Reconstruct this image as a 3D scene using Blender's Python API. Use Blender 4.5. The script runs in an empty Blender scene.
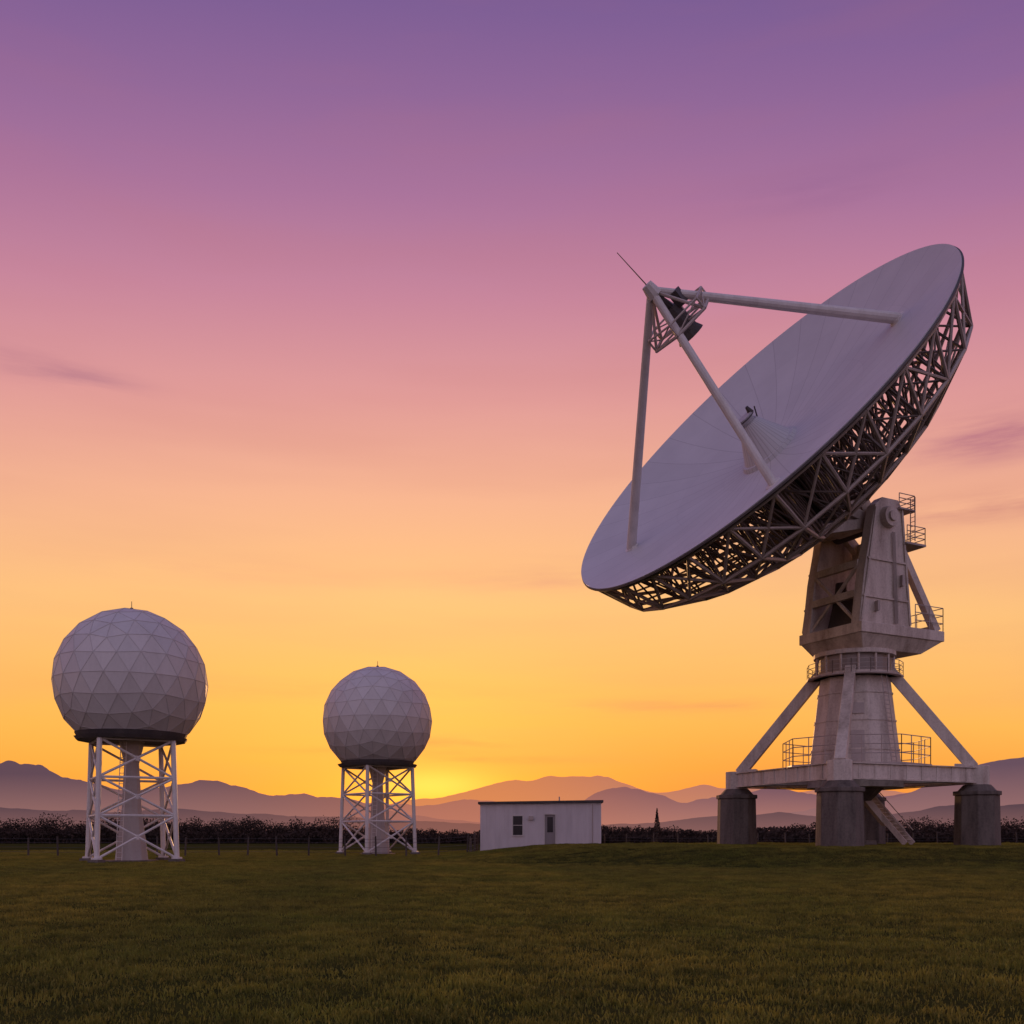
import bpy, math, random
import numpy as np
from mathutils import Vector, Matrix, noise
random.seed(7); rng=np.random.default_rng(7)
scene=bpy.context.scene
scene.view_settings.view_transform='Standard'
scene.view_settings.look='None'
scene.view_settings.exposure=0
def lin(c):
    return tuple(((v/255)/12.92 if v/255<=0.04045 else (((v/255)+0.055)/1.055)**2.4) for v in c)+(1.0,)

# ---------------------------------------------------------------- node helpers
class NT:
    def __init__(s,tree): s.t=tree; s.n=tree.nodes; s.l=tree.links
    def node(s,typ,**kw):
        nd=s.n.new(typ)
        for k,v in kw.items(): setattr(nd,k,v)
        return nd
    def put(s,sock,v):
        if isinstance(v,(int,float,tuple,list)): sock.default_value=v
        else: s.l.new(v,sock)
    def m(s,op,a,b=0.0,c=None,clamp=False):
        nd=s.node('ShaderNodeMath',operation=op); nd.use_clamp=clamp
        s.put(nd.inputs[0],a); s.put(nd.inputs[1],b)
        if c is not None: s.put(nd.inputs[2],c)
        return nd.outputs[0]
    def mix(s,f,a,b,blend='MIX'):
        nd=s.node('ShaderNodeMix',data_type='RGBA',blend_type=blend)
        s.put(nd.inputs[0],f); s.put(nd.inputs[6],a); s.put(nd.inputs[7],b)
        return nd.outputs[2]
    def noise(s,vec,scale,detail=4,rough=.55):
        nd=s.node('ShaderNodeTexNoise'); nd.inputs['Scale'].default_value=scale
        nd.inputs['Detail'].default_value=detail; nd.inputs['Roughness'].default_value=rough
        if vec is not None: s.l.new(vec,nd.inputs['Vector'])
        return nd.outputs['Fac']
    def scalev(s,vec,sc):
        nd=s.node('ShaderNodeMapping'); s.l.new(vec,nd.inputs['Vector']); nd.inputs['Scale'].default_value=sc
        return nd.outputs[0]
    def maprange(s,v,a,b,c=0.0,d=1.0):
        nd=s.node('ShaderNodeMapRange'); s.put(nd.inputs[0],v)
        for i,x in enumerate((a,b,c,d)): s.put(nd.inputs[i+1],x)
        return nd.outputs[0]

def new_mat(name):
    m=bpy.data.materials.new(name); m.use_nodes=True
    t=NT(m.node_tree); b=m.node_tree.nodes['Principled BSDF']
    return m,t,b

def paint(name,col,rough=.5,dirt=(.25,.2,.17),amt=.35,streak=True,metal=0.0,face_attr=False,nscale=.9,bump=False):
    m,t,b=new_mat(name)
    pos=t.node('ShaderNodeNewGeometry').outputs['Position']
    n1=t.noise(t.scalev(pos,(1,1,.18) if streak else (1,1,1)),nscale,5,.65)
    n2=t.noise(pos,7,3,.6)
    f=t.m('MULTIPLY',t.maprange(n1,.42,.75),amt)
    f2=t.m('MULTIPLY',t.maprange(n2,.45,.8),amt*.45)
    c=t.mix(t.m('ADD',f,f2,clamp=True),tuple(col)+(1,),tuple(dirt)+(1,))
    if face_attr:
        at=t.node('ShaderNodeAttribute',attribute_name='tone')
        c=t.mix(1.0,c,at.outputs['Color'],'MULTIPLY')
    t.l.new(c,b.inputs['Base Color'])
    b.inputs['Roughness'].default_value=rough; b.inputs['Metallic'].default_value=metal
    if bump:
        bp=t.node('ShaderNodeBump'); bp.inputs['Strength'].default_value=.3; bp.inputs['Distance'].default_value=.05
        t.l.new(n2,bp.inputs['Height']); t.l.new(bp.outputs[0],b.inputs['Normal'])
    return m

M_white=paint('white_steel_paint',(.66,.61,.58),.5)
M_ped=paint('pedestal_paint',(.66,.575,.50),.55,(.20,.14,.10),amt=.72)
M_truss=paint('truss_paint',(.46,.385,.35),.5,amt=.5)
M_dark=paint('dark_steel',(.06,.05,.05),.6,amt=.2)
M_concrete=paint('pier_concrete',(.15,.12,.10),.9,(.045,.035,.03),.9,nscale=1.4,bump=True)
M_radome=paint('radome_panels',(.61,.565,.54),.5,(.38,.34,.32),.35,face_attr=True)
M_seam=paint('radome_seams',(.47,.43,.41),.6,amt=.2)
M_shaft=paint('shaft_paint',(.42,.37,.35),.6,amt=.5)
M_roof=paint('roof_felt',(.05,.045,.05),.8,amt=.2)
M_post=paint('weathered_wood',(.05,.038,.033),.9,amt=.3)
M_glass,_t,_b=new_mat('window_glass'); _b.inputs['Base Color'].default_value=(.01,.01,.014,1); _b.inputs['Roughness'].default_value=.12; _b.inputs['Specular IOR Level'].default_value=.3

# dish front with panel seams (object coordinates are metres in the dish frame)
R=15.6; dep=2.6
M_dish,t,b=new_mat('dish_panels')
oc=t.node('ShaderNodeTexCoord').outputs['Object']
sp=t.node('ShaderNodeSeparateXYZ'); t.l.new(oc,sp.inputs[0])
r=t.m('SQRT',t.m('ADD',t.m('MULTIPLY',sp.outputs[0],sp.outputs[0]),t.m('MULTIPLY',sp.outputs[1],sp.outputs[1])))
ang=t.m('ARCTAN2',sp.outputs[1],sp.outputs[0])
fr=t.m('FRACT',t.m('MULTIPLY',t.m('ADD',ang,10.0),36/(2*math.pi)))
dist=t.m('MULTIPLY',t.m('MINIMUM',fr,t.m('SUBTRACT',1.0,fr)),t.m('MULTIPLY',r,2*math.pi/36))
seam=t.m('LESS_THAN',dist,.03)
rr=t.m('FRACT',t.m('DIVIDE',r,R/4))
seam2=t.m('LESS_THAN',t.m('MULTIPLY',t.m('MINIMUM',rr,t.m('SUBTRACT',1.0,rr)),R/4),.02)
sm=t.m('MAXIMUM',seam,t.m('MULTIPLY',seam2,.35))
cell=t.node('ShaderNodeTexWhiteNoise',noise_dimensions='2D')
cb=t.node('ShaderNodeCombineXYZ')
t.l.new(t.m('FLOOR',t.m('MULTIPLY',t.m('ADD',ang,10.0),36/(2*math.pi))),cb.inputs[0]); t.l.new(t.m('FLOOR',t.m('DIVIDE',r,R/4)),cb.inputs[1])
t.l.new(cb.outputs[0],cell.inputs[0])
n1=t.noise(oc,.35,6,.6)
c=t.mix(t.m('MULTIPLY',t.maprange(n1,.35,.75),.4),(.56,.55,.565,1),(.41,.40,.415,1))
c=t.mix(t.m('MULTIPLY',cell.outputs[0],.16),c,(.36,.35,.37,1))
c=t.mix(t.m('MULTIPLY',sm,.36),c,(.2,.18,.2,1))
t.l.new(c,b.inputs['Base Color']); b.inputs['Roughness'].default_value=.5

# ---------------------------------------------------------------- mesh builder
class MB:
    def __init__(s): s.v=[]; s.f=[]
    def add(s,vs,fs):
        o=len(s.v); s.v+= [tuple(x) for x in vs]; s.f+=[tuple(i+o for i in f) for f in fs]
    def loft(s,A,B):
        n=len(A); fs=[(i,(i+1)%n,n+(i+1)%n,n+i) for i in range(n)]
        s.add(list(A)+list(B),fs+[tuple(reversed(range(n))),tuple(range(n,2*n))])
    def beam(s,p,q,w,h=None,up=(0,0,1)):
        p=Vector(p);q=Vector(q);h=h or w
        d=(q-p).normalized(); u=Vector(up)
        if abs(d.dot(u))>.98: u=Vector((1,.3,0))
        a=d.cross(u).normalized(); b_=a.cross(d).normalized()
        off=[a*(-w/2)+b_*(-h/2),a*(w/2)+b_*(-h/2),a*(w/2)+b_*(h/2),a*(-w/2)+b_*(h/2)]
        s.loft([p+o for o in off],[q+o for o in off])
    def tube(s,p,q,r,r2=None,n=8):
        p=Vector(p);q=Vector(q); r2=r if r2 is None else r2
        d=(q-p).normalized(); u=Vector((0,0,1))
        if abs(d.dot(u))>.98: u=Vector((1,.0,0))
        a=d.cross(u).normalized(); b_=a.cross(d)
        c=[(math.cos(2*math.pi*i/n),math.sin(2*math.pi*i/n)) for i in range(n)]
        s.loft([p+(a*x+b_*y)*r for x,y in c],[q+(a*x+b_*y)*r2 for x,y in c])
    def ring(s,c,r,tr,n=24,seg=6,ax=(0,0,1)):
        c=Vector(c); z=Vector(ax).normalized(); u=Vector((1,0,0)) if abs(z.x)<.9 else Vector((0,1,0))
        a=z.cross(u).normalized(); b_=z.cross(a)
        P=[c+(a*math.cos(2*math.pi*i/n)+b_*math.sin(2*math.pi*i/n))*r for i in range(n)]
        for i in range(n): s.tube(P[i],P[(i+1)%n],tr,n=seg)
    def rail(s,pts,h=1.1,r=.035,step=1.4,rails=3):
        for p,q in zip(pts[:-1],pts[1:]):
            p=Vector(p);q=Vector(q);k=max(1,round((q-p).length/step))
            for i in range(k+1):
                x=p.lerp(q,i/k); s.tube(x,x+Vector((0,0,h)),r,n=5)
            for j in range(1,rails+1):
                o=Vector((0,0,h*j/rails)); s.tube(p+o,q+o,r,n=5)
    def obj(s,name,mat,parent=None,smooth=False,mw=None,bevel=0):
        me=bpy.data.meshes.new(name); me.from_pydata(s.v,[],s.f); me.materials.append(mat)
        me.validate(); me.update()
        if smooth: me.polygons.foreach_set('use_smooth',[True]*len(me.polygons))
        o=bpy.data.objects.new(name,me); scene.collection.objects.link(o)
        if parent: o.parent=parent
        if mw is not None: o.matrix_local=mw
        if bevel:
            m=o.modifiers.new('bevel','BEVEL'); m.width=bevel; m.segments=2; m.limit_method='ANGLE'
        return o
def empty(name,loc,rz=0):
    e=bpy.data.objects.new(name,None); e.location=loc; e.rotation_euler=(0,0,rz); scene.collection.objects.link(e); return e
def ngon(cx,cy,z,r,n,ph=0): return [Vector((cx+r*math.cos(ph+2*math.pi*i/n),cy+r*math.sin(ph+2*math.pi*i/n),z)) for i in range(n)]

# ---------------------------------------------------------------- terrain
def sst(x): x=max(0,min(1,x)); return x*x*(3-2*x)
def gh(x,y):
    r=math.hypot((x-32)/1.5,(y-78))
    h=1.0*sst((27+1.5*noise.noise(Vector((x*.1,y*.1,1)))-r)/8.5)
    h+=.07*noise.noise(Vector((x*.06,y*.06,3)))+.05*noise.noise(Vector((x*.2,y*.2,7)))
    return h
N=420; tmax=math.asinh(14000/22)
cs=[22*math.sinh(-tmax+2*tmax*i/(N-1)) for i in range(N)]
V=[(x+12,y+50,gh(x+12,y+50)) for y in cs for x in cs]
F=[(j*N+i,j*N+i+1,(j+1)*N+i+1,(j+1)*N+i) for j in range(N-1) for i in range(N-1)]
M_ground,t,b=new_mat('field_turf')
pos=t.node('ShaderNodeNewGeometry').outputs['Position']
na=t.noise(pos,.07,4,.6); nb=t.noise(pos,.8,5,.7); nc=t.noise(pos,9,3,.7)
c=t.mix(t.maprange(na,.38,.62),(.050,.056,.013,1),(.095,.080,.020,1))
c=t.mix(t.m('MULTIPLY',t.maprange(nb,.35,.65),.7),c,(.025,.028,.009,1))
c=t.mix(t.m('MULTIPLY',t.maprange(nc,.4,.7),.5),c,(.026,.026,.009,1))
t.l.new(c,b.inputs['Base Color']); b.inputs['Roughness'].default_value=1.0; b.inputs['Specular IOR Level'].default_value=0.0
bp=t.node('ShaderNodeBump'); bp.inputs['Strength'].default_value=.8; bp.inputs['Distance'].default_value=.15
t.l.new(nb,bp.inputs['Height']); t.l.new(bp.outputs[0],b.inputs['Normal'])
g=MB(); g.v=V; g.f=F; g.obj('ground',M_ground,smooth=True)

# grass blades
M_grass,t,b=new_mat('grass_blades')
pos=t.node('ShaderNodeNewGeometry').outputs['Position']
na=t.noise(pos,.11,4,.6); nb=t.noise(pos,.75,5,.72); nc=t.noise(pos,9,3,.7)
c=t.mix(t.maprange(na,.36,.64),(.155,.180,.030,1),(.285,.245,.044,1))
c=t.mix(t.m('MULTIPLY',t.maprange(nb,.38,.60),.80),c,(.062,.072,.016,1))
c=t.mix(t.m('MULTIPLY',t.maprange(nc,.5,.75),.6),c,(.40,.345,.095,1))
t.l.new(c,b.inputs['Base Color']); b.inputs['Roughness'].default_value=.75; b.inputs['Specular IOR Level'].default_value=.15
tr=t.node('ShaderNodeBsdfTranslucent'); t.l.new(c,tr.inputs[0])
mx=t.node('ShaderNodeMixShader'); mx.inputs[0].default_value=.35
t.l.new(b.outputs[0],mx.inputs[1]); t.l.new(tr.outputs[0],mx.inputs[2])
t.l.new(mx.outputs[0],t.n['Material Output'].inputs['Surface'])
PS=3.0
gcol=bpy.data.collections.new('grass_patches')
for k in range(7):
    nb_=6500
    px=rng.uniform(-PS/2,PS/2,nb_); py=rng.uniform(-PS/2,PS/2,nb_)
    cl=rng.uniform(-PS/2,PS/2,(60,2)); w=rng.integers(0,60,nb_//2)
    px[:nb_//2]=cl[w,0]+rng.normal(0,.12,nb_//2); py[:nb_//2]=cl[w,1]+rng.normal(0,.10,nb_//2)
    hh=rng.uniform(.02,.055,nb_); hh[:nb_//2]*=rng.uniform(.8,2.4,60)[w]
    a=rng.uniform(0,2*np.pi,nb_); wd=rng.uniform(.004,.010,nb_)
    le=rng.uniform(0,1.0,nb_)*hh; la=rng.uniform(0,2*np.pi,nb_)
    v=np.zeros((nb_,5,3))
    dx=np.cos(a)*wd; dy=np.sin(a)*wd
    v[:,0]=np.c_[px-dx,py-dy,-.02*np.ones(nb_)]; v[:,1]=np.c_[px+dx,py+dy,-.02*np.ones(nb_)]
    mx_=px+np.cos(la)*le*.35; my_=py+np.sin(la)*le*.35
    v[:,2]=np.c_[mx_+dx*.8,my_+dy*.8,hh*.6]; v[:,3]=np.c_[mx_-dx*.8,my_-dy*.8,hh*.6]
    v[:,4]=np.c_[px+np.cos(la)*le,py+np.sin(la)*le,hh]
    fs=[]
    for i in range(nb_):
        o=i*5; fs.append((o,o+1,o+2,o+3)); fs.append((o+3,o+2,o+4))
    me=bpy.data.meshes.new('grass_patch'); me.from_pydata(v.reshape(-1,3).tolist(),[],fs); me.materials.append(M_grass)
    o=bpy.data.objects.new('grass_patch',me); gcol.objects.link(o)
pts=[];rots=[]
y=3.0
while y<116:
    x=-round((.6*y+7)/PS)*PS
    lim=-x
    while x<=lim:
        e=.5; gx=(gh(x+e,y)-gh(x-e,y))/(2*e); gy=(gh(x,y+e)-gh(x,y-e))/(2*e)
        nrm=Vector((-gx,-gy,1)).normalized()
        q=Vector((0,0,1)).rotation_difference(nrm).to_matrix()@Matrix.Rotation(random.randint(0,3)*math.pi/2,3,'Z')
        if not (-4.5<x<10.5 and 104<y<112):
            pts.append((x,y,gh(x,y))); rots.append(tuple(q.to_euler()))
        x+=PS
    y+=PS
idx=list(range(len(pts))); random.shuffle(idx); pts=[pts[i] for i in idx]; rots=[rots[i] for i in idx]
me=bpy.data.meshes.new('grass'); me.from_pydata(pts,[],[])
at=me.attributes.new('rot','FLOAT_VECTOR','POINT'); at.data.foreach_set('vector',[c for r_ in rots for c in r_])
grass=bpy.data.objects.new('grass',me); scene.collection.objects.link(grass)
ng=bpy.data.node_groups.new('grass_scatter','GeometryNodeTree')
ng.interface.new_socket('Geometry',in_out='INPUT',socket_type='NodeSocketGeometry')
ng.interface.new_socket('Geometry',in_out='OUTPUT',socket_type='NodeSocketGeometry')
gi=ng.nodes.new('NodeGroupInput'); go=ng.nodes.new('NodeGroupOutput')
ci=ng.nodes.new('GeometryNodeCollectionInfo'); ci.inputs['Collection'].default_value=gcol
ci.inputs['Separate Children'].default_value=True; ci.inputs['Reset Children'].default_value=True
ip=ng.nodes.new('GeometryNodeInstanceOnPoints'); ip.inputs['Pick Instance'].default_value=True
na_=ng.nodes.new('GeometryNodeInputNamedAttribute'); na_.data_type='FLOAT_VECTOR'; na_.inputs['Name'].default_value='rot'
er=ng.nodes.new('FunctionNodeEulerToRotation')
ng.links.new(gi.outputs[0],ip.inputs['Points']); ng.links.new(ci.outputs[0],ip.inputs['Instance'])
ng.links.new(na_.outputs[0],er.inputs[0]); ng.links.new(er.outputs[0],ip.inputs['Rotation'])
ng.links.new(ip.outputs[0],go.inputs[0])
md=grass.modifiers.new('scatter','NODES'); md.node_group=ng

# ---------------------------------------------------------------- mountains
SUNAZ=math.radians(-5.5)
def haze_mat(name,rock,haze_lo,haze_hi,f_lo,f_hi,ztop,warm,d):  # aerial haze and sun-side glow painted on the hills as emission
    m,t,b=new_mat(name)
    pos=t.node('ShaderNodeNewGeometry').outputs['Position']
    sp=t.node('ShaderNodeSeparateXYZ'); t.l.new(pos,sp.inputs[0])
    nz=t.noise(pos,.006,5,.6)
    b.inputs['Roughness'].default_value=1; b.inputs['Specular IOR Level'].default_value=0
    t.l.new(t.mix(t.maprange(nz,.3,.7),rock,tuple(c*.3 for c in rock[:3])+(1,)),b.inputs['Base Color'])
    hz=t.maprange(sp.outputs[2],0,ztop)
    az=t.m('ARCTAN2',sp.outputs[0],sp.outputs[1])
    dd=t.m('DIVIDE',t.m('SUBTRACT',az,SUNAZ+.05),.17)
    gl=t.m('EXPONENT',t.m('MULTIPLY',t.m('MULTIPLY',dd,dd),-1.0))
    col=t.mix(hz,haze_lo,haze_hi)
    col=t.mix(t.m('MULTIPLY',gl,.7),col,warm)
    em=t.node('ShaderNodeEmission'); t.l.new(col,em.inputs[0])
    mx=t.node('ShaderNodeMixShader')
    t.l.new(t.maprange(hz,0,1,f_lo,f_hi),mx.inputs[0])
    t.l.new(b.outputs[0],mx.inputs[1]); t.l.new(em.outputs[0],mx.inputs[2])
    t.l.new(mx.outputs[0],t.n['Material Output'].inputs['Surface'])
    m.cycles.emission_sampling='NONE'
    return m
def ridge(name,d,depth,ctrl,mat,amp,seed,nx=1100,ny=24):
    X=np.linspace(ctrl[0][0],ctrl[-1][0],nx)
    cp=np.array(ctrl,float); H=np.interp(X,cp[:,0],cp[:,1])
    k=np.hanning(11); k/=k.sum(); Hs=np.convolve(np.pad(H,5,mode='edge'),k,'valid')
    v=[];f=[]
    for j in range(ny):
        tt=j/(ny-1); s=(tt-.55)*2
        prof=max(0,1-abs(s)**1.2*1.05)
        for i in range(nx):
            xw=(X[i]-512)/1000*d
            top=max(4,(836-Hs[i])/1000*d)
            yy=d+s*depth*.5+ .12*depth*noise.noise(Vector((xw/depth*1.2,seed,1)))
            n=noise.fractal(Vector((xw/(depth*.30),yy/(depth*.30),seed)),1.0,2.0,6)
            n2=noise.fractal(Vector((xw/(depth*.10),yy/(depth*.10),seed+9)),.9,2.0,5)
            z=top*prof*(1+ (.24*n if prof<.97 else .02*n)) + amp*n2*min(1,prof*1.5)
            v.append((xw*yy/d,yy,max(-2,z) if 0<j<ny-1 else -3))
    for j in range(ny-1):
        for i in range(nx-1): f.append((j*nx+i,j*nx+i+1,(j+1)*nx+i+1,(j+1)*nx+i))
    m=MB(); m.v=v; m.f=f; return m.obj(name,mat,smooth=True)
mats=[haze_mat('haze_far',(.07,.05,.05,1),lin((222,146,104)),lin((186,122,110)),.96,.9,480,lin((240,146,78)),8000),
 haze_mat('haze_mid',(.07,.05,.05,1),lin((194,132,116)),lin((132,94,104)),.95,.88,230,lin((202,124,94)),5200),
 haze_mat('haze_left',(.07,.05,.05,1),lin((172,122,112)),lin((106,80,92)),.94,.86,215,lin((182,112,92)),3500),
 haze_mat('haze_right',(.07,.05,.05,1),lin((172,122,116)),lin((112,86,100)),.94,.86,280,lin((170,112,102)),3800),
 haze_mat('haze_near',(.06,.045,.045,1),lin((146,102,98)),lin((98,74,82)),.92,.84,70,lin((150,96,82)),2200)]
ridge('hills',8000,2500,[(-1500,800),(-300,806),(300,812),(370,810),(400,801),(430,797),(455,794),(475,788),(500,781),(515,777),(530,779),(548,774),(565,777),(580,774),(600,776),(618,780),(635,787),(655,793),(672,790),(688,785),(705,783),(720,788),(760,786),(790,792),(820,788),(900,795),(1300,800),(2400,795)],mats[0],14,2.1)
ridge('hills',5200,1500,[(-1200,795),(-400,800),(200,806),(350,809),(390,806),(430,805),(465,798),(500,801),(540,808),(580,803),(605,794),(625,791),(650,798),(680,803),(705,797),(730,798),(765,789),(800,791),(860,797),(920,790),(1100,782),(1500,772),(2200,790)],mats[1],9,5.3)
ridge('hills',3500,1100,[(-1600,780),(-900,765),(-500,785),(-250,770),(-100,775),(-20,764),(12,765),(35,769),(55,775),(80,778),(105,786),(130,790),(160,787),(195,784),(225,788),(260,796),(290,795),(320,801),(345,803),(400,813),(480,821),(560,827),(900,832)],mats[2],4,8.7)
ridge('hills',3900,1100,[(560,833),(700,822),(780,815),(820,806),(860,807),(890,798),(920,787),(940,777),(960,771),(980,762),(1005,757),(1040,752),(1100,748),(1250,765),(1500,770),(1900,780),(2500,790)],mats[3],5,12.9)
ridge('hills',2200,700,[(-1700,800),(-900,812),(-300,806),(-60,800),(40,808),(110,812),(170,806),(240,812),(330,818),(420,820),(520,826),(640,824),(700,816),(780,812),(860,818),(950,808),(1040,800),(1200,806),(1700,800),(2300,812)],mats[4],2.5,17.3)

# ---------------------------------------------------------------- distant trees (one mass)
M_tree,t,b=new_mat('distant_foliage')
pos=t.node('ShaderNodeNewGeometry').outputs['Position']
nb=t.noise(pos,.5,3,.6)
t.l.new(t.mix(t.maprange(nb,.35,.65),(.035,.025,.021,1),(.070,.048,.038,1)),b.inputs['Base Color']); b.inputs['Roughness'].default_value=1
b.inputs['Specular IOR Level'].default_value=0
def quads(c,s):
    n=len(c)
    a1=rng.normal(0,1,(n,3)); a1/=np.linalg.norm(a1,axis=1)[:,None]
    a2=rng.normal(0,1,(n,3)); a2-=a1*(a1*a2).sum(1)[:,None]; a2/=np.linalg.norm(a2,axis=1)[:,None]
    q=np.stack([c-a1*s[:,None],c+a2*s[:,None]*.7,c+a1*s[:,None],c-a2*s[:,None]*.7],1)
    return q.reshape(-1,3)
def leafcloud(cx,cy,z0,h,r,n,conic=False):
    lob=rng.uniform(-1,1,(7,3))*np.array([r*.55,r*.55,h*.24])
    k=rng.integers(0,7,n)
    p=rng.normal(0,1,(n,3)); p/=np.linalg.norm(p,axis=1)[:,None]; p*=rng.uniform(.3,1,n)[:,None]**.6
    if conic:
        zz=rng.uniform(0,1,n)**1.2; a=rng.uniform(0,2*np.pi,n); rr=(1-zz)*r*rng.uniform(.5,1.1,n)
        c=np.c_[rr*np.cos(a),rr*np.sin(a),zz*h*.95+h*.05]
    else:
        c=p*np.array([r*.6,r*.6,h*.27])+lob[k]; c[:,2]+=h*.52
    c+=np.array([cx,cy,z0]); s=rng.uniform(.1,.28,n)*(.5 if conic else 1)
    return quads(c,s)
parts=[]
tm=MB()
def zone(x):
    if -40<x<52: return .66
    if x<-60: return 1.12
    return 1.0
for row,(yb,hb) in enumerate([(232,5.3),(243,6.5),(222,3.2)]):
    x=-240
    while x<240:
        w=.88+.5*noise.noise(Vector((x*.022,row*.7,0)))+.2*noise.noise(Vector((x*.09,row*5,4)))
        h=hb*w*random.uniform(.9,1.08)*zone(x)
        y=yb+random.uniform(-4,4); rr=h*random.uniform(.42,.6)
        parts.append(leafcloud(x,y,0,h,rr,330))
        tm.tube((x,y,-.2),(x+random.uniform(-.3,.3),y,h*.7),.14,.04,5)
        x+=random.uniform(1.0,1.8)
nn=80000
ux=rng.uniform(-245,245,nn); uy=rng.uniform(221,247,nn); uh=2.9+.6*np.sin(ux*.13)+.4*np.sin(ux*.41+1)+.3*np.sin(ux*1.1)
uh=np.where((ux>-40)&(ux<52),uh*.66,uh); uz=rng.uniform(0,1,nn)*uh
parts.append(quads(np.c_[ux,uy,uz],rng.uniform(.22,.45,nn)))
P=np.concatenate(parts); nq=len(P)//4
o0=len(tm.v)
tm.v+=P.tolist(); tm.f+=[(o0+4*i,o0+4*i+1,o0+4*i+2,o0+4*i+3) for i in range(nq)]
tm.obj('distant_trees',M_tree)
e=empty('conifer_tree',(23.2,160,gh(23.2,160)))
c=MB(); q=leafcloud(0,0,.4,5.7,.9,1500,True); c.v=q.tolist(); c.f=[(4*i,4*i+1,4*i+2,4*i+3) for i in range(len(q)//4)]
c.obj('foliage',M_tree,e); c=MB(); c.tube((0,0,-.2),(0,0,6.0),.14,.03,6); c.obj('trunk',M_post,e)

# ---------------------------------------------------------------- fence
fe=empty('wire_fence',(0,0,0)); fp=MB(); fw=MB()
line=[]
x=-80
while x<-3.9: line.append((x,84)); x+=random.uniform(2.3,3.1)
yy=87
while yy<112.5: line.append((-3.9,yy)); yy+=5.2
x=-3.9
while x<60: line.append((x,113)); x+=random.uniform(2.3,3.5)
tops=[]
for i,(x,y) in enumerate(line):
    z=gh(x,y); hp=(1.65 if y<100 else 2.0)+random.uniform(-.12,.12); lx=random.uniform(-.1,.1)
    fp.tube((x,y,z-.2),(x+lx,y,z+hp),.085,.07,6); tops.append((x,y,z))
for (x1,y1,z1),(x2,y2,z2) in zip(tops[:-1],tops[1:]):
    for k in (.35,.75,1.15,1.45): fw.tube((x1,y1-.07,z1+k),(x2,y2-.07,z2+k),.012,n=4)
fp.obj('posts',M_post,fe); fw.obj('wires',M_dark,fe)

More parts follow.
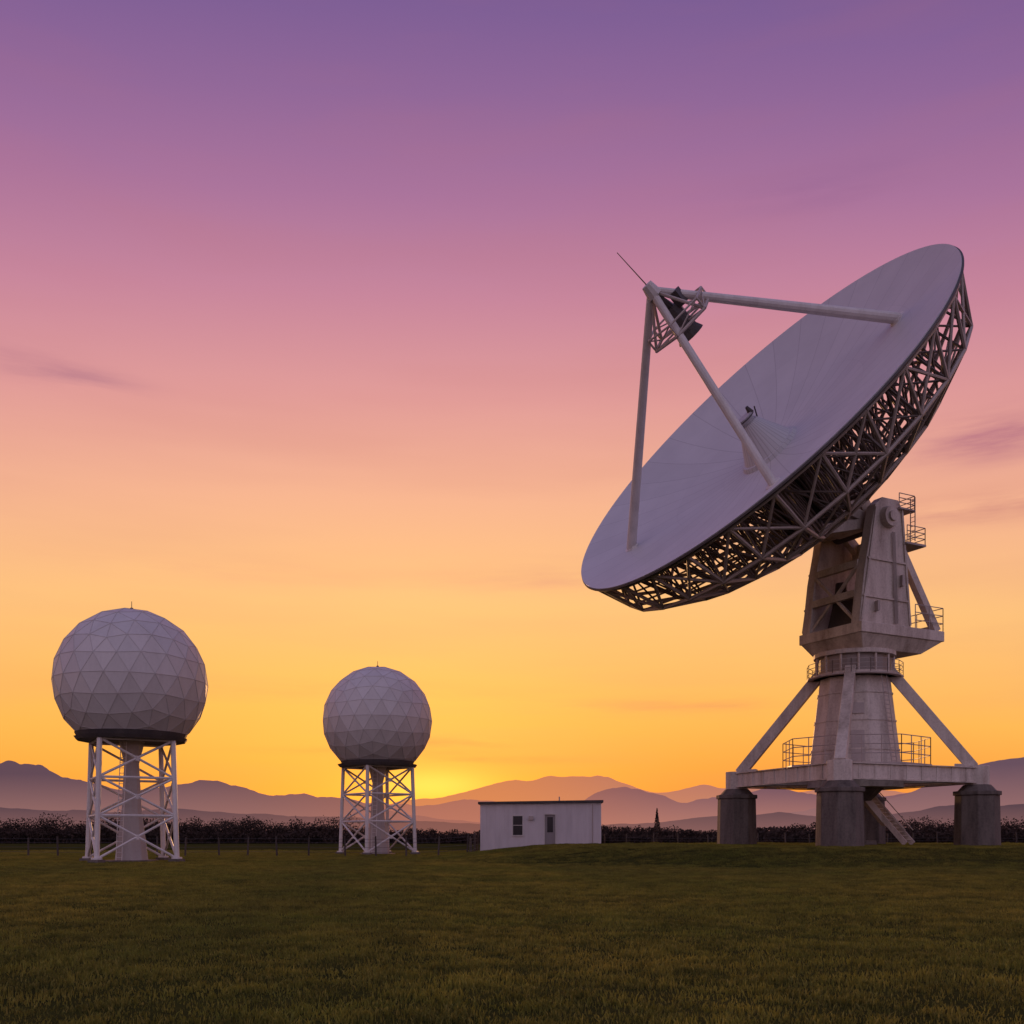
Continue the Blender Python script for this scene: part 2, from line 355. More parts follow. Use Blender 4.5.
# ---------------------------------------------------------------- radome towers
import bmesh
def radome(loc,zc,ztop,R,legr,rot,seed):
    e=empty('radome_tower',loc,rot)
    bm=bmesh.new(); bmesh.ops.create_icosphere(bm,subdivisions=3,radius=R)
    bmesh.ops.rotate(bm,verts=bm.verts,cent=(0,0,0),matrix=Matrix.Rotation(.3+seed,3,'Z'))
    cut=ztop+.28-zc
    bmesh.ops.bisect_plane(bm,geom=bm.verts[:]+bm.edges[:]+bm.faces[:],plane_co=(0,0,cut),plane_no=(0,0,-1),clear_outer=True)
    se=MB()
    for ed in bm.edges:
        a,b_=[v.co*1.0008 for v in ed.verts]
        se.beam(a,b_,.035,.025,up=((a+b_)/2).normalized())
    be=[x for x in bm.edges if x.is_boundary]
    bmesh.ops.contextual_create(bm,geom=be)
    me=bpy.data.meshes.new('dome'); bm.to_mesh(me); bm.free(); me.materials.append(M_radome)
    ca=me.color_attributes.new('tone','FLOAT_COLOR','CORNER')
    for p in me.polygons:
        v=random.uniform(.89,1.0); w=random.uniform(-.01,.01)
        for li in p.loop_indices: ca.data[li].color=(v+w,v,v-w,1)
    o=bpy.data.objects.new('dome',me); scene.collection.objects.link(o); o.parent=e; o.location=(0,0,zc)
    s2=se.obj('dome_seams',M_seam,e); s2.location=(0,0,zc)
    b=MB(); b.tube((0,0,zc+R-.05),(0,0,zc+R+.55),.03,.02,6); b.tube((0,0,zc+R-.1),(0,0,zc+R+.12),.16,.1,8); b.obj('lightning_rod',M_dark,e)
    rb=math.sqrt(R*R-cut*cut)
    b=MB(); b.loft(ngon(0,0,ztop,rb*.97,32),ngon(0,0,ztop+.28,rb+.04,32)); b.loft(ngon(0,0,ztop-.22,legr+.25,16),ngon(0,0,ztop,legr+.4,16)); b.obj('base_ring',M_dark,e)
    L=[(math.cos(i*math.pi/2),math.sin(i*math.pi/2)) for i in range(4)]
    b=MB()
    nb=[0,.36,.68,1.0]
    def lp(i,f,): 
        r_=(legr+.28)*(1-f)+legr*f; return Vector((L[i%4][0]*r_,L[i%4][1]*r_,.25+f*(ztop-.5)))
    for i in range(4):
        b.tube(lp(i,0),lp(i,1),.17,n=8)
        b.tube(lp(i,0)-Vector((0,0,.05)),lp(i,0)+Vector((0,0,.08)),.34,n=8)
        for j in range(3):
            b.tube(lp(i,nb[j]),lp(i+1,nb[j+1]),.085,n=6); b.tube(lp(i+1,nb[j]),lp(i,nb[j+1]),.085,n=6)
            if j: b.tube(lp(i,nb[j]),lp(i+1,nb[j]),.09,n=6)
            m=(nb[j]+nb[j+1])/2
            c1=(lp(i,m)+lp(i+1,m))/2
            b.tube(c1-Vector((0,0,.16)),c1+Vector((0,0,.16)),.12,n=6)
        b.tube(lp(i,1),lp(i+1,1),.1,n=6)
    b.obj('lattice_legs',M_white,e)
    b=MB()
    b.loft(ngon(0,0,0,1.1,10),ngon(0,0,ztop*.45,.62,10)); b.loft(ngon(0,0,ztop*.45,.64,10),ngon(0,0,ztop*.8,.48,10)); b.loft(ngon(0,0,ztop*.8,.50,10),ngon(0,0,ztop-.22,.85,10))
    b.obj('access_shaft',M_shaft,e)
    b=MB()
    for s_ in (-.22,.22): b.tube((1.3,s_,0),(.8,s_,ztop-.3),.03,n=5)
    for k in range(22):
        z=.3+k*(ztop-.6)/22; f=z/ztop; b.tube((1.3-.5*f,-.22,z),(1.3-.5*f,.22,z),.02,n=4)
    b.obj('ladder',M_white,e)
    b=MB()
    for i in range(4):
        x,y=L[i][0]*(legr+.28),L[i][1]*(legr+.28)
        b.loft(ngon(x,y,-.3,.62,4,math.pi/4),ngon(x,y,.22,.5,4,math.pi/4))
    b.loft(ngon(0,0,-.3,1.8,12),ngon(0,0,.12,1.7,12))
    b.obj('footings',M_concrete,e)
radome((-25.1,66,gh(-25.1,66)),11.8,8.15,4.83,3.15,math.radians(-110+4),0)
radome((-12.5,93,gh(-12.5,93)),12.4,8.35,5.05,3.3,math.radians(-90-8),.5)

# ---------------------------------------------------------------- building
M_sid,t,b=new_mat('ribbed_siding')
oc=t.node('ShaderNodeTexCoord').outputs['Object']
nn_=t.noise(t.scalev(oc,(1.2,1.2,.2)),.9,6,.7)
c=t.mix(t.m('MULTIPLY',t.maprange(nn_,.4,.75),.45),(.66,.61,.62,1),(.38,.34,.34,1))
t.l.new(c,b.inputs['Base Color']); b.inputs['Roughness'].default_value=.5
W,Dp,Hh=12.7,6.0,5.35
BX,BY=3.0,105
bz=gh(BX,BY)
e=empty('site_hut',(BX,BY,bz),math.radians(-2))
b=MB()
def box(b,x0,x1,y0,y1,z0,z1):
    b.loft([(x0,y0,z0),(x1,y0,z0),(x1,y1,z0),(x0,y1,z0)],[(x0,y0,z1),(x1,y0,z1),(x1,y1,z1),(x0,y1,z1)])
wins=[(3.45,4.45,1.8,3.8)]; door=(6.8,7.9,.12,3.95)
th=.2
ops=[wins[0],door]
edges=[0,wins[0][0],wins[0][1],door[0],door[1],W]
for i in range(5):
    x0,x1=edges[i]-W/2,edges[i+1]-W/2
    if i==1: box(b,x0,x1,0,th,0,wins[0][2]); box(b,x0,x1,0,th,wins[0][3],Hh-.15)
    elif i==3: box(b,x0,x1,0,th,door[3],Hh-.15); box(b,x0,x1,0,th,0,door[2])
    else: box(b,x0,x1,0,th,0,Hh-.15)
box(b,-W/2,W/2,Dp-th,Dp,0,Hh-.15); box(b,-W/2,-W/2+th,th,Dp-th,0,Hh-.15); box(b,W/2-th,W/2,th,Dp-th,0,Hh-.15)
b.obj('walls',M_sid,e)
b=MB(); x=-W/2+.15
while x<W/2-.1:
    xx=x+W/2
    if not(wins[0][0]-.1<xx<wins[0][1]+.1 or door[0]-.1<xx<door[1]+.1): box(b,x-.045,x+.045,-.07,-.003,.1,Hh-.2)
    else:
        top=wins[0][3] if xx<5 else door[3]
        box(b,x-.045,x+.045,-.07,-.003,top+.1,Hh-.2)
    x+=.47
b.obj('siding_ribs',M_sid,e)
b=MB()
b.loft([(-W/2-.22,-.3,Hh-.3),(W/2+.22,-.3,Hh-.14),(W/2+.22,Dp+.3,Hh-.14),(-W/2-.22,Dp+.3,Hh-.3)],[(-W/2-.22,-.3,Hh-.06),(W/2+.22,-.3,Hh+.12),(W/2+.22,Dp+.3,Hh+.12),(-W/2-.22,Dp+.3,Hh-.06)])
b.obj('roof',M_roof,e)
b=MB(); box(b,-W/2+.1,W/2-.1,-.08,-.01,-.3,.1); box(b,door[0]-W/2-.3,door[1]-W/2+.3,-1.1,-.09,-.3,.1); b.obj('plinth_and_step',M_concrete,e)
b=MB()
for (x0,x1,z0,z1) in ops:
    x0-=W/2;x1-=W/2
    box(b,x0-.1,x0,-.07,.1,z0,z1+.1);box(b,x1,x1+.1,-.07,.1,z0,z1+.1);box(b,x0,x1,-.07,.1,z1,z1+.1)
box(b,wins[0][0]-W/2-.1,wins[0][1]-W/2+.1,-.12,.1,wins[0][2]-.1,wins[0][2])
box(b,wins[0][0]-W/2,wins[0][1]-W/2,.03,.09,2.8,2.86)
b.obj('frames',M_white,e)
b=MB(); box(b,wins[0][0]-W/2,wins[0][1]-W/2,.11,.14,wins[0][2],wins[0][3]); box(b,door[0]-W/2+.25,door[1]-W/2-.25,.045,.06,2.1,3.7); b.obj('window_glass',M_glass,e)
b=MB(); box(b,door[0]-W/2,door[1]-W/2,.07,.13,.12,door[3]); b.obj('door',paint('door_paint',(.26,.23,.24),.5),e)
b=MB(); b.tube((W/2-.9,-.08,.1),(W/2-.9,-.08,Hh-.3),.05,n=6); box(b,5.1-W/2,5.6-W/2,-.25,-.07,3.4,3.8);  b.tube((2.0,3,Hh),(2.0,3,Hh+.6),.08,n=6); b.obj('downpipe_and_fittings',M_truss,e)

# ---------------------------------------------------------------- dish telescope
P0=Vector((25.2,73.6,0)); gz=gh(25.2,73.6)
T=empty('radio_telescope_dish',P0)
C=Vector((16.5,70,30.6))-P0
h=Vector((.461,-.887,0)).normalized(); n=Vector((-.693,-.360,.625)).normalized(); w=n.cross(h).normalized()
def D(a,b_,t_): return C+h*a+w*b_+n*t_
MW=Matrix(((h.x,w.x,n.x,C.x),(h.y,w.y,n.y,C.y),(h.z,w.z,n.z,C.z),(0,0,0,1)))
b=MB(); NS=144; RR=[0.6,2,4,6,8,10,12,14,14.8,R]
def zz(r): return -dep*(1-(r/R)**2)
rows=[]
for side,off in ((0,0),(1,-.14)):
    for r_ in RR:
        rows.append([(r_*math.cos(2*math.pi*i/NS),r_*math.sin(2*math.pi*i/NS),zz(r_)+off) for i in range(NS)])
nr=len(RR); b.v=[p for rw in rows for p in rw]
for j in range(nr-1):
    for i in range(NS):
        i2=(i+1)%NS
        b.f.append((j*NS+i,(j+1)*NS+i,(j+1)*NS+i2,j*NS+i2))
        k=nr+j; b.f.append((k*NS+i,k*NS+i2,(k+1)*NS+i2,(k+1)*NS+i))
for i in range(NS):
    i2=(i+1)%NS; b.f.append(((nr-1)*NS+i,(2*nr-1)*NS+i,(2*nr-1)*NS+i2,(nr-1)*NS+i2))
    b.f.append((i,i2,nr*NS+i2,nr*NS+i))
ro=b.obj('reflector',M_dish,T,smooth=True,mw=MW)
md=ro.modifiers.new('es','EDGE_SPLIT'); md.split_angle=math.radians(40)
b=MB(); b.ring((0,0,-.16),R-.02,.11,NS,6); b.obj('rim_band',M_dark,T,mw=MW)
b=MB(); b.tube((0,0,-dep-.1),(0,0,-dep+.35),2.3,2.1,28); b.tube((0,0,-dep+.35),(0,0,-dep+2.6),1.9,.7,28); b.tube((0,0,-dep+2.6),(0,0,-dep+3.1),.55,.6,16)
b.obj('centre_hub',M_dish,T,mw=MW)
b=MB(); b.tube((.3,.5,-dep+3.0),(.3,.5,-dep+3.5),.22,.1,8); b.ring((0,0,-dep+3.0),.75,.05,16,5); b.tube((-.5,0,-dep+2.4),(-.7,0,-dep+3.3),.05,n=5); b.tube((.4,.5,-dep+2.2),(.7,.7,-dep+3.2),.05,n=5); b.obj('hub_fittings',M_dark,T,mw=MW)
NR=30
tr_=[2.6,5.5,8.3,10.9,13.3,R-.2]; bt=[(2.6,-8.0),(5.5,-7.8),(8.5,-7.0),(11.4,-5.6),(14.3,-3.5)]
def tp(k,i): a=2*math.pi*i/NR; r_=tr_[k]; return Vector((r_*math.cos(a),r_*math.sin(a),zz(r_)-.3))
def bp_(k,i): a=2*math.pi*i/NR; r_,z_=bt[k]; return Vector((r_*math.cos(a),r_*math.sin(a),z_))
b=MB(); b2=MB()
for i in range(NR):
    for k in range(5):
        b2.tube(tp(k,i),tp(k+1,i),.10,n=5)
        b2.tube(tp(k,i),bp_(k,i),.085,n=5)
        b2.tube(tp(k,i),tp(k,i+1),.08,n=5)
        b.tube(bp_(k,i),bp_(k,i+1),.13 if k>2 else .1,n=6)
        if k<4:
            b.tube(bp_(k,i),bp_(k+1,i),.13,n=6); b2.tube(tp(k+1,i),bp_(k,i),.08,n=5)
            (b if k>1 else b2).tube(bp_(k,i),bp_(k+1,i+1),.08,n=5)
        b2.tube(tp(k,i),bp_(k,i+1),.07,n=5)
    b.tube(bp_(4,i),tp(5,i),.12,n=6)
    b.tube(bp_(4,i),tp(5,i+1),.10,n=6)
    if i%2: b.tube(bp_(4,i+1),tp(5,i),.10,n=6)
    b.tube(tp(5,i),tp(5,i+1),.14,n=6)
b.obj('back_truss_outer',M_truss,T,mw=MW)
b2.obj('back_truss_inner',paint('inner_truss_shaded',(.18,.14,.125),.6),T,mw=MW)  # same steel as the outer truss, interior shade painted into its colour
b=MB(); b.tube((0,0,-dep-.4),(0,0,-8.5),2.3,2.5,16); b.tube((0,0,-8.5),(0,0,-9.3),2.5,1.7,16)
b.obj('hub_drum',M_dark,T,mw=MW)
b=MB(); NS2=96; rs=[1.5,4,7,10,13,15.4]
b.v=[(r_*math.cos(2*math.pi*i/NS2),r_*math.sin(2*math.pi*i/NS2),zz(r_)-.19) for r_ in rs for i in range(NS2)]
b.f=[(j*NS2+i,j*NS2+(i+1)%NS2,(j+1)*NS2+(i+1)%NS2,(j+1)*NS2+i) for j in range(len(rs)-1) for i in range(NS2)]
b.obj('rear_shade_skin',paint('rear_shade_paint',(.13,.10,.09),.7,amt=.3),T,mw=MW,smooth=True)  # dark sheet, underside shade of the dish put into its colour
# tripod
AP=Vector((2.7,-2.1,11.3))
def foot(a,b_): return (a,b_,zz(math.hypot(a,b_))+.0)
feet=[foot(-8.0,-8.4),foot(8.1,7.4),foot(6.75,-7.8)]
b=MB()
for i,f in enumerate(feet):
    b.tube(f,AP,.36 if i<2 else .29,.25,12)
    b.tube(Vector(f)-Vector((0,0,.1)),Vector(f)+Vector((0,0,.12)),.6,.5,12)
b.tube(AP-Vector((0,0,.4)),AP+Vector((0,0,.45)),.5,.35,10)
b.obj('feed_legs',M_white,T,mw=MW)
b=MB(); fz=8.4; fr=2.25; fc=Vector((2.6,-1.7,fz))
hexp=[fc+Vector((fr*math.cos(k*math.pi/3),fr*math.sin(k*math.pi/3),0)) for k in range(6)]
for k in range(6):
    b.tube(hexp[k],hexp[(k+1)%6],.11,n=6); b.tube(hexp[k],AP,.1,n=6)
    b.tube(hexp[k],fc,.07,n=5)
    up=Vector((0,0,.8)); b.tube(hexp[k]+up,hexp[(k+1)%6]+up,.07,n=6); b.tube(hexp[k],hexp[k]+up,.07,n=6); b.tube(hexp[k],hexp[(k+1)%6]+up,.05,n=5)
b.obj('feed_frame',M_truss,T,mw=MW)
b=MB(); b.tube(fc-Vector((0,0,.5)),fc+Vector((0,0,1.3)),.75,.55,12); b.tube(fc-Vector((0,0,.9)),fc-Vector((0,0,.5)),.95,.75,14); b.beam(fc+Vector((.7,.4,.9)),fc+Vector((.7,.4,1.9)),.6); b.tube(fc+Vector((0,0,1.3)),AP,.3,.2,8); b.obj('feed_cabin',M_dark,T,mw=MW)
b=MB(); b.tube(AP+Vector((0,0,.3)),AP+Vector((-.7,.4,3.0)),.04,.025,5); b.obj('aerial_whip',M_dark,T,mw=MW)

# pedestal; local frame f (forward, under dish), s (sideways)
Ff=Vector((-.887,-.461,0)).normalized(); Ss=Vector((.461,-.887,0)).normalized()
def Q(f,s,z): return Ff*f+Ss*s+Vector((0,0,z))
corners=[Vector((-3.9,-8.6,0)),Vector((7.5,-3.3,0)),Vector((3.9,8.6,0)),Vector((-7.9,3.4,0))]
b=MB()
for c_ in corners:
    g0=gh(c_.x+P0.x,c_.y+P0.y)
    ph=math.pi/8
    b.loft(ngon(c_.x,c_.y,g0-.8,1.55,8,ph),ngon(c_.x,c_.y,4.55,1.46,8,ph))
    b.loft(ngon(c_.x,c_.y,4.55,1.58,8,ph),ngon(c_.x,c_.y,4.85,1.58,8,ph))
    b.loft(ngon(c_.x,c_.y,4.85,1.30,8,ph),ngon(c_.x,c_.y,5.3,.9,8,ph))
b.obj('concrete_piers',M_concrete,T,bevel=.05)
b=MB()
zb0,zb1=5.45,6.45; zm=(zb0+zb1)/2
for i in range(4):
    b.beam(corners[i]+Vector((0,0,zm)),corners[(i+1)%4]+Vector((0,0,zm)),.7,.95)
    b.beam(corners[i]*.96+Vector((0,0,zm-.01)),Vector((0,0,zm-.01)),.8,.9)
    b.loft(ngon(corners[i].x,corners[i].y,5.28,.85,8),ngon(corners[i].x,corners[i].y,6.62,.85,8))
b.obj('base_frame',M_ped,T,bevel=.03)
b=MB()
for i in range(4):
    p,q=corners[i],corners[(i+1)%4]; o_=((p+q)/2).normalized()*.36
    for k in range(1,9): 
        x=p.lerp(q,k/9); b.beam(x+o_+Vector((0,0,zb0+.02)),x+o_+Vector((0,0,zb1-.02)),.08,.12)
    b.beam(p+o_+Vector((0,0,zb1+.02)),q+o_+Vector((0,0,zb1+.02)),.3,.06); b.beam(p+o_+Vector((0,0,zb0-.02)),q+o_+Vector((0,0,zb0-.02)),.3,.06)
b.obj('frame_flanges',M_ped,T)
b=MB()
for c_ in corners:
    d=c_.normalized()
    b.beam(c_*.97+Vector((0,0,6.5)),d*2.5+Vector((0,0,13.6)),.72,.78)
    b.beam(c_*.97+Vector((0,0,6.5)),c_*.82+Vector((0,0,6.55)),.95,.5)
b.obj('diagonal_struts',M_ped,T,bevel=.03)
b=MB()
b.loft(ngon(0,0,5.2,3.45,12),ngon(0,0,13.2,2.5,12))
b.obj('conical_column',M_ped,T,bevel=.03)
b=MB()
for z in (7.9,10.0,12.0):
    rr0=3.45-.95*(z-5.2)/8; b.loft(ngon(0,0,z-.06,rr0+.07,12),ngon(0,0,z+.06,rr0+.06,12))
b.loft(ngon(0,0,13.2,2.95,24),ngon(0,0,13.5,2.95,24)); b.loft(ngon(0,0,14.75,2.9,24),ngon(0,0,15.05,2.9,24))
for i in range(14):
    a=2*math.pi*i/14; b.beam((2.72*math.cos(a),2.72*math.sin(a),13.5),(2.72*math.cos(a),2.72*math.sin(a),14.75),.12,.12)
b.obj('azimuth_bearing',M_ped,T)
b=MB(); b.loft(ngon(0,0,13.5,2.5,24),ngon(0,0,14.75,2.5,24)); b.obj('bearing_drum',paint('bearing_paint',(.30,.25,.22),.5),T)
b=MB()
def pf(f0,f1,s0,s1,z): return [Q(f0,s0,z),Q(f0,s1,z),Q(f1,s1,z),Q(f1,s0,z)]
b.loft(pf(-4.2,1.7,-2.4,2.4,15.05),pf(-5.8,2.4,-2.95,2.95,16.0))
b.loft(pf(-5.9,2.5,-3.05,3.05,16.0),pf(-5.9,2.5,-3.05,3.05,16.75))
b.obj('yoke_deck',M_ped,T,bevel=.04)
b=MB()
for s0,s1 in ((2.0,2.8),(-2.8,-2.0)):
    poly=[(-2.7,16.75),(2.45,16.75),(1.95,20.5),(.9,25.2),(.2,25.8),(-1.4,25.8),(-1.8,25.2)]
    b.loft([Q(f,s0,z) for f,z in poly],[Q(f,s1,z) for f,z in poly])
b.obj('yoke_side_frames',M_ped,T,bevel=.05)
b=MB()
for sgn in (1,-1):
    s=2.83*sgn
    for (f0,z0,f1,z1) in ((-2.55,16.9,-1.7,25.1),(2.3,16.9,.85,25.0),(-2.4,18.6,2.15,18.6),(-2.1,21.3,1.7,21.3)):
        b.beam(Q(f0,s,z0),Q(f1,s,z1),.16,.14)
    b.tube(Q(-.3,2.75*sgn,24.4),Q(-.3,3.25*sgn,24.4),.8,.7,20)
    b.tube(Q(-.3,3.2*sgn,24.4),Q(-.3,3.4*sgn,24.4),.4,.35,12)
    b.beam(Q(-1.7,2.4*sgn,22.9),Q(-5.5,2.6*sgn,16.8),.5,.55)
b.beam(Q(-5.4,-2.7,17.0),Q(-5.4,2.7,17.0),.4,.4)
b.beam(Q(2.0,-2.05,18.9),Q(2.0,2.05,18.9),.35,.5); b.beam(Q(2.1,-2.05,17.0),Q(1.8,2.05,20.9),.2); b.beam(Q(2.1,2.05,17.0),Q(1.8,-2.05,20.9),.2); b.beam(Q(1.7,-2.05,21.1),Q(1.7,2.05,21.1),.35,.5)
b.obj('yoke_bracing',M_ped,T)
b=MB(); b.tube(Q(-.3,-2.05,24.4),Q(-.3,2.05,24.4),.7,n=16); b.loft(pf(-1.8,1.4,-1.3,1.3,16.8),pf(-1.4,1.0,-1.1,1.1,19.0)); b.tube(Q(.5,-.8,19.0),Q(.5,-.8,20.4),.5,.4,10); b.tube(Q(-.8,.6,19.0),Q(-.8,.6,21.0),.35,.35,10)
b.obj('elevation_axle_and_drives',M_dark,T)
b=MB()
ax=Q(-.3,0,24.4)
for s in (-1.45,1.45):
    for bb in (3.2,-3.2,0):
        b.beam(D(s,bb,-7.9),ax+Ss*s,.55,.7)
    b.beam(ax+Ss*s,ax+Ss*s-n*2.3,.5,.7)
b.beam(ax-n*2.3-Ss*1.7,ax-n*2.3+Ss*1.7,1.1,1.3)
b.beam(D(-2.6,0,-8.0),D(2.6,0,-8.0),.5,.6); b.beam(D(-2.6,3.2,-8.0),D(2.6,3.2,-8.0),.4,.5); b.beam(D(-2.6,-3.2,-8.0),D(2.6,-3.2,-8.0),.4,.5)
b.loft([D(-1.4,-2.6,-8.0),D(1.4,-2.6,-8.0),D(1.4,2.6,-8.0),D(-1.4,2.6,-8.0)],[ax-Ss*1.25-w*.7,ax+Ss*1.25-w*.7,ax+Ss*1.25+w*.7,ax-Ss*1.25+w*.7])
b.obj('elevation_cradle',M_ped,T)
rl=MB(); dk=MB()
dk.loft(pf(-3.9,-1.9,-2.8,3.1,22.7),pf(-3.9,-1.9,-2.8,3.1,22.85)); rl.rail([Q(-2.0,3.05,22.85),Q(-3.85,3.05,22.85),Q(-3.85,-2.7,22.85),Q(-2.0,-2.7,22.85)],1.2)
dk.loft(pf(-2.8,-1.2,-3.0,3.1,25.1),pf(-2.8,-1.2,-3.0,3.1,25.22)); rl.rail([Q(-1.2,3.05,25.22),Q(-2.75,3.05,25.22),Q(-2.75,-2.9,25.22)],1.0)
rl.rail([Q(-2.9,3.0,16.75),Q(-5.8,3.0,16.75),Q(-5.8,-2.9,16.75)],1.7,step=1.2)
for s_ in (3.0,3.4): rl.tube(Q(-2.4,s_,22.85),Q(-2.4,s_,26.0),.04,n=5)
for k in range(10): rl.tube(Q(-2.4,3.0,23+k*.32),Q(-2.4,3.4,23+k*.32),.025,n=4)
dk.loft(ngon(0,0,13.2,3.4,16),ngon(0,0,13.3,3.4,16)); pr=ngon(0,0,13.3,3.35,16); rl.rail(pr+[pr[0]],.95,.025)
dk.loft(ngon(0,0,6.66,5.3,8,.3),ngon(0,0,6.8,5.3,8,.3)); pr=ngon(0,0,6.8,5.2,8,.3); rl.rail(pr+[pr[0]],1.9,.035,1.5)
for s_ in (-.25,.25): rl.tube(Q(s_,3.7,6.8),Q(s_,2.75,13.2),.035,n=5)
for k in range(20): 
    z=7+k*.31; f=(z-6.8)/6.5; rl.tube(Q(-.25,3.7-.95*f,z),Q(.25,3.7-.95*f,z),.022,n=4)
for o_ in (0,.12,.24): rl.tube(Q(-1.2+o_,2.93,16.9),Q(-.9+o_,2.93,23.4),.035,n=5)
rl.beam(Q(.9,2.93,17.6),Q(.9,2.93,18.3),.5,.2); rl.beam(Q(-1.6,2.93,19.6),Q(-1.6,2.93,20.4),.4,.2)
rl.obj('handrails_and_ladders',M_truss,T); dk.obj('walkways',M_truss,T)
st=MB(); s0=Vector((1.2,2.5,5.5)); s1=Vector((3.8,-.6,gz+.1))
sd=Vector((s1.x-s0.x,s1.y-s0.y,0)).normalized(); sl=Vector((-sd.y,sd.x,0))
for k in (-.55,.55):
    st.beam(s0+sl*k,s1+sl*k,.1,.4); st.tube(s0+sl*k+Vector((0,0,1)),s1+sl*k+Vector((0,0,1)),.035,n=5)
for k in range(1,15): p=s0.lerp(s1,k/15); st.beam(p-sl*.5,p+sl*.5,.3,.05)
st.beam((0,0,5.4),(2.6,.8,2.6),.45,.5)
st.obj('stair',M_ped,T)
cr=MB(); cr.loft(ngon(0,0,5.3,2.2,12),ngon(0,0,4.3,1.2,12)) ; cr.loft(ngon(0,0,gz-.3,.9,12),ngon(0,0,4.3,.7,12)); cr.loft(ngon(0,0,gz-.3,2.2,4,.5),ngon(0,0,gz+.35,2.0,4,.5)); cr.obj('cable_riser',M_concrete,T)
dd=MB(); dn=Vector((-.25,-.97,0)).normalized(); ds=Vector((-dn.y,dn.x,0))
for (u,z0,z1,ww) in ((0,7.0,9.2,.9),(.0,10.4,11.3,.9)):
    zc=(z0+z1)/2; rr0=3.45-.95*(zc-5.2)/8
    dd.beam(dn*(rr0+.0)+ds*u+Vector((0,0,z0)),dn*(rr0-.22)+ds*u+Vector((0,0,z1)),ww,.12,up=tuple(dn))
dd.obj('access_hatches',M_truss,T)

# ---------------------------------------------------------------- world
wd=bpy.data.worlds.new('World'); scene.world=wd; wd.use_nodes=True
t=NT(wd.node_tree); bg=t.n['Background']
gen=t.node('ShaderNodeTexCoord').outputs['Generated']
vn=t.node('ShaderNodeVectorMath',operation='NORMALIZE'); t.l.new(gen,vn.inputs[0]); dirv=vn.outputs[0]
sp=t.node('ShaderNodeSeparateXYZ'); t.l.new(dirv,sp.inputs[0]); X,Y,Z=sp.outputs
az=t.m('ARCTAN2',X,Y)
ca=t.m('COSINE',t.m('SUBTRACT',az,math.radians(-3)))
e_=t.m('ADD',Z,t.m('MULTIPLY',t.m('SUBTRACT',1.0,ca),.27))
ramp=t.node('ShaderNodeValToRGB'); cr=ramp.color_ramp
stops=[(0,(220,108,50)),(.045,(234,128,48)),(.075,(245,148,50)),(.134,(252,178,76)),(.23,(250,188,116)),(.319,(242,175,138)),(.40,(222,151,148)),(.473,(197,129,152)),(.537,(168,111,152)),(.592,(143,99,149)),(.645,(120,88,145)),(.80,(108,100,156)),(1.0,(100,104,158))]
while len(cr.elements)<len(stops): cr.elements.new(.5)
for el,(p,c_) in zip(cr.elements,stops): el.position=p; el.color=lin(c_)
t.l.new(e_,ramp.inputs[0]); col=ramp.outputs[0]
sa=math.radians(-5.2)
def gauss(a0,e0,wa,we):
    da=t.m('DIVIDE',t.m('SUBTRACT',az,a0),wa); de=t.m('DIVIDE',t.m('SUBTRACT',Z,e0),we)
    return t.m('EXPONENT',t.m('MULTIPLY',t.m('ADD',t.m('MULTIPLY',da,da),t.m('MULTIPLY',de,de)),-1.0))
col=t.mix(t.m('MULTIPLY',gauss(sa-.12,.085,.36,.07),.35),col,lin((255,184,58)))
col=t.mix(t.m('MULTIPLY',gauss(math.radians(-4.0),.042,.17,.032),.85),col,lin((255,150,28)))
col=t.mix(t.m('MULTIPLY',gauss(math.radians(-4.6),.050,.060,.017),.9),col,lin((255,203,76)))
cv=t.node('ShaderNodeCombineXYZ'); t.l.new(t.m('MULTIPLY',az,4.0),cv.inputs[0]); t.l.new(t.m('MULTIPLY',Z,34.0),cv.inputs[1])
nz=t.noise(cv.outputs[0],1.3,6,.6)
nzm=t.maprange(nz,.38,.68)
def cl(px,py,wa,we,amt,c_):
    global col
    dx=(px-512)/1000; dz=(836-py)/1000; L=math.sqrt(1+dx*dx+dz*dz)
    col=t.mix(t.m('MULTIPLY',t.m('MULTIPLY',gauss(math.atan(dx),dz/L,wa,we),nzm),amt,clamp=True),col,lin(c_))
cl(70,376,.055,.008,.8,(172,112,130))
cl(20,360,.06,.012,.6,(188,122,136))
cl(995,436,.07,.018,1.1,(184,114,128))
cl(985,508,.085,.011,1.1,(200,128,118))
cl(820,187,.09,.013,.45,(144,94,140))
cl(560,578,.12,.014,.55,(226,148,120))
cl(230,572,.16,.012,.45,(234,158,120))
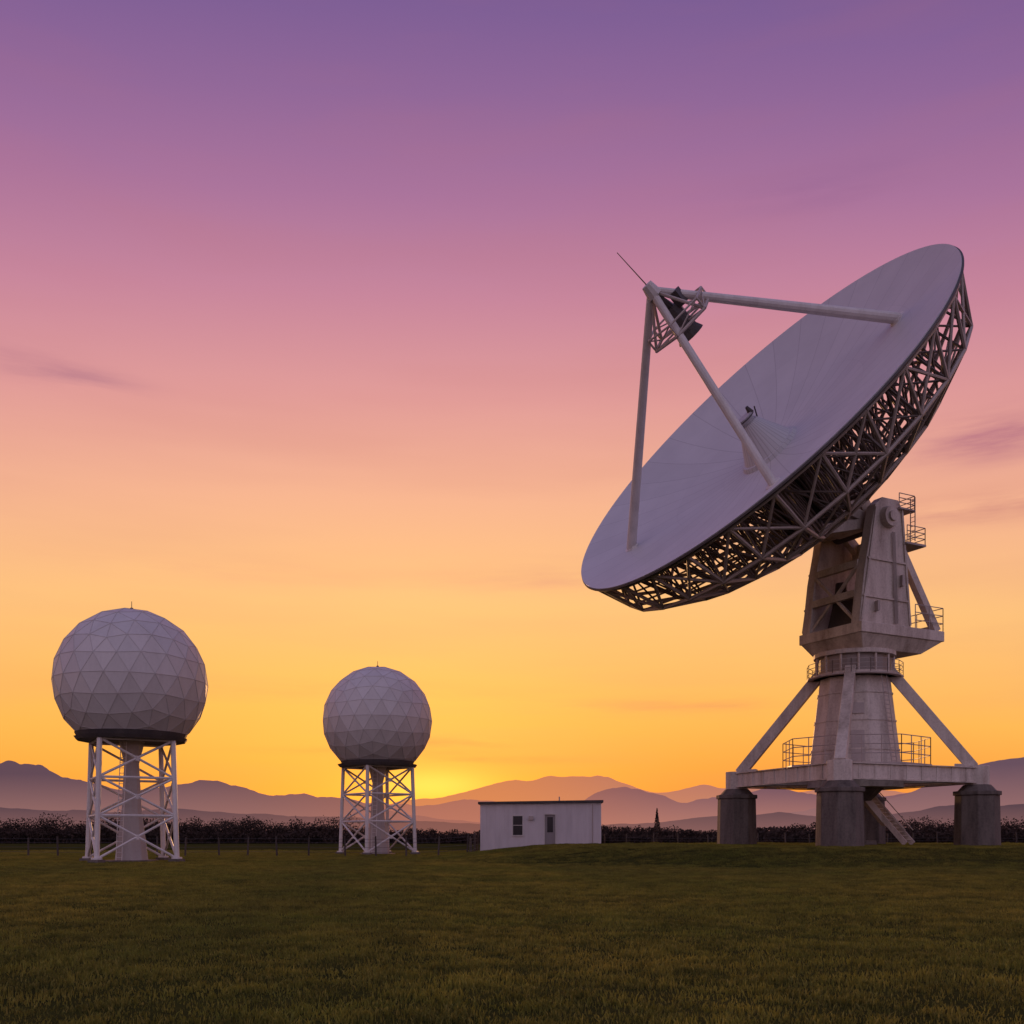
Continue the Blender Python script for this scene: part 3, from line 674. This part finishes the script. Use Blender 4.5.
cl(680,706,.16,.009,.6,(226,140,84))
cl(450,742,.06,.005,1.0,(222,112,48))
cl(380,752,.09,.004,.8,(228,120,50))
cl(500,760,.08,.004,.8,(222,114,52))
cl(300,690,.2,.010,.5,(236,148,76))
nz2=t.noise(cv.outputs[0],.55,4,.5)
col=t.mix(t.m('MULTIPLY',t.maprange(nz2,.45,.75),.14),col,lin((190,110,110)))
bk=t.maprange(Y,-.9,.15,1.0,0.0)
lift=t.mix(bk,(0,0,0,1),(.38,.325,.31,1))  # fill glow added to the sky behind the camera, brightens camera-facing surfaces
add=t.node('ShaderNodeMix',data_type='RGBA',blend_type='ADD'); add.inputs[0].default_value=1
t.l.new(col,add.inputs[6]); t.l.new(lift,add.inputs[7]); col=add.outputs[2]
t.l.new(col,bg.inputs[0]); bg.inputs[1].default_value=1.0
sky=t.node('ShaderNodeTexSky',sky_type='NISHITA'); sky.sun_disc=False; sky.sun_elevation=math.radians(3); sky.sun_rotation=math.radians(-5.2)
bg2=t.node('ShaderNodeBackground'); t.l.new(sky.outputs[0],bg2.inputs[0]); bg2.inputs[1].default_value=.012
ads=t.node('ShaderNodeAddShader'); t.l.new(bg.outputs[0],ads.inputs[0]); t.l.new(bg2.outputs[0],ads.inputs[1])
t.l.new(ads.outputs[0],t.n['World Output'].inputs['Surface'])

L=bpy.data.lights.new('sun','SUN'); L.energy=1.3; L.angle=math.radians(1.5); L.color=(1,.50,.20)
so=bpy.data.objects.new('sun',L); scene.collection.objects.link(so)
se2=math.radians(4.5); d=Vector((math.sin(sa)*math.cos(se2),math.cos(sa)*math.cos(se2),math.sin(se2)))
so.rotation_euler=d.to_track_quat('Z','Y').to_euler()

cam=bpy.data.cameras.new('camera'); co=bpy.data.objects.new('camera',cam); scene.collection.objects.link(co)
co.location=(0,0,1.7); co.rotation_euler=(math.radians(90),0,0)
cam.sensor_width=36; cam.lens=35.156; cam.shift_y=324/1024; cam.clip_end=40000; cam.clip_start=.1
scene.camera=co
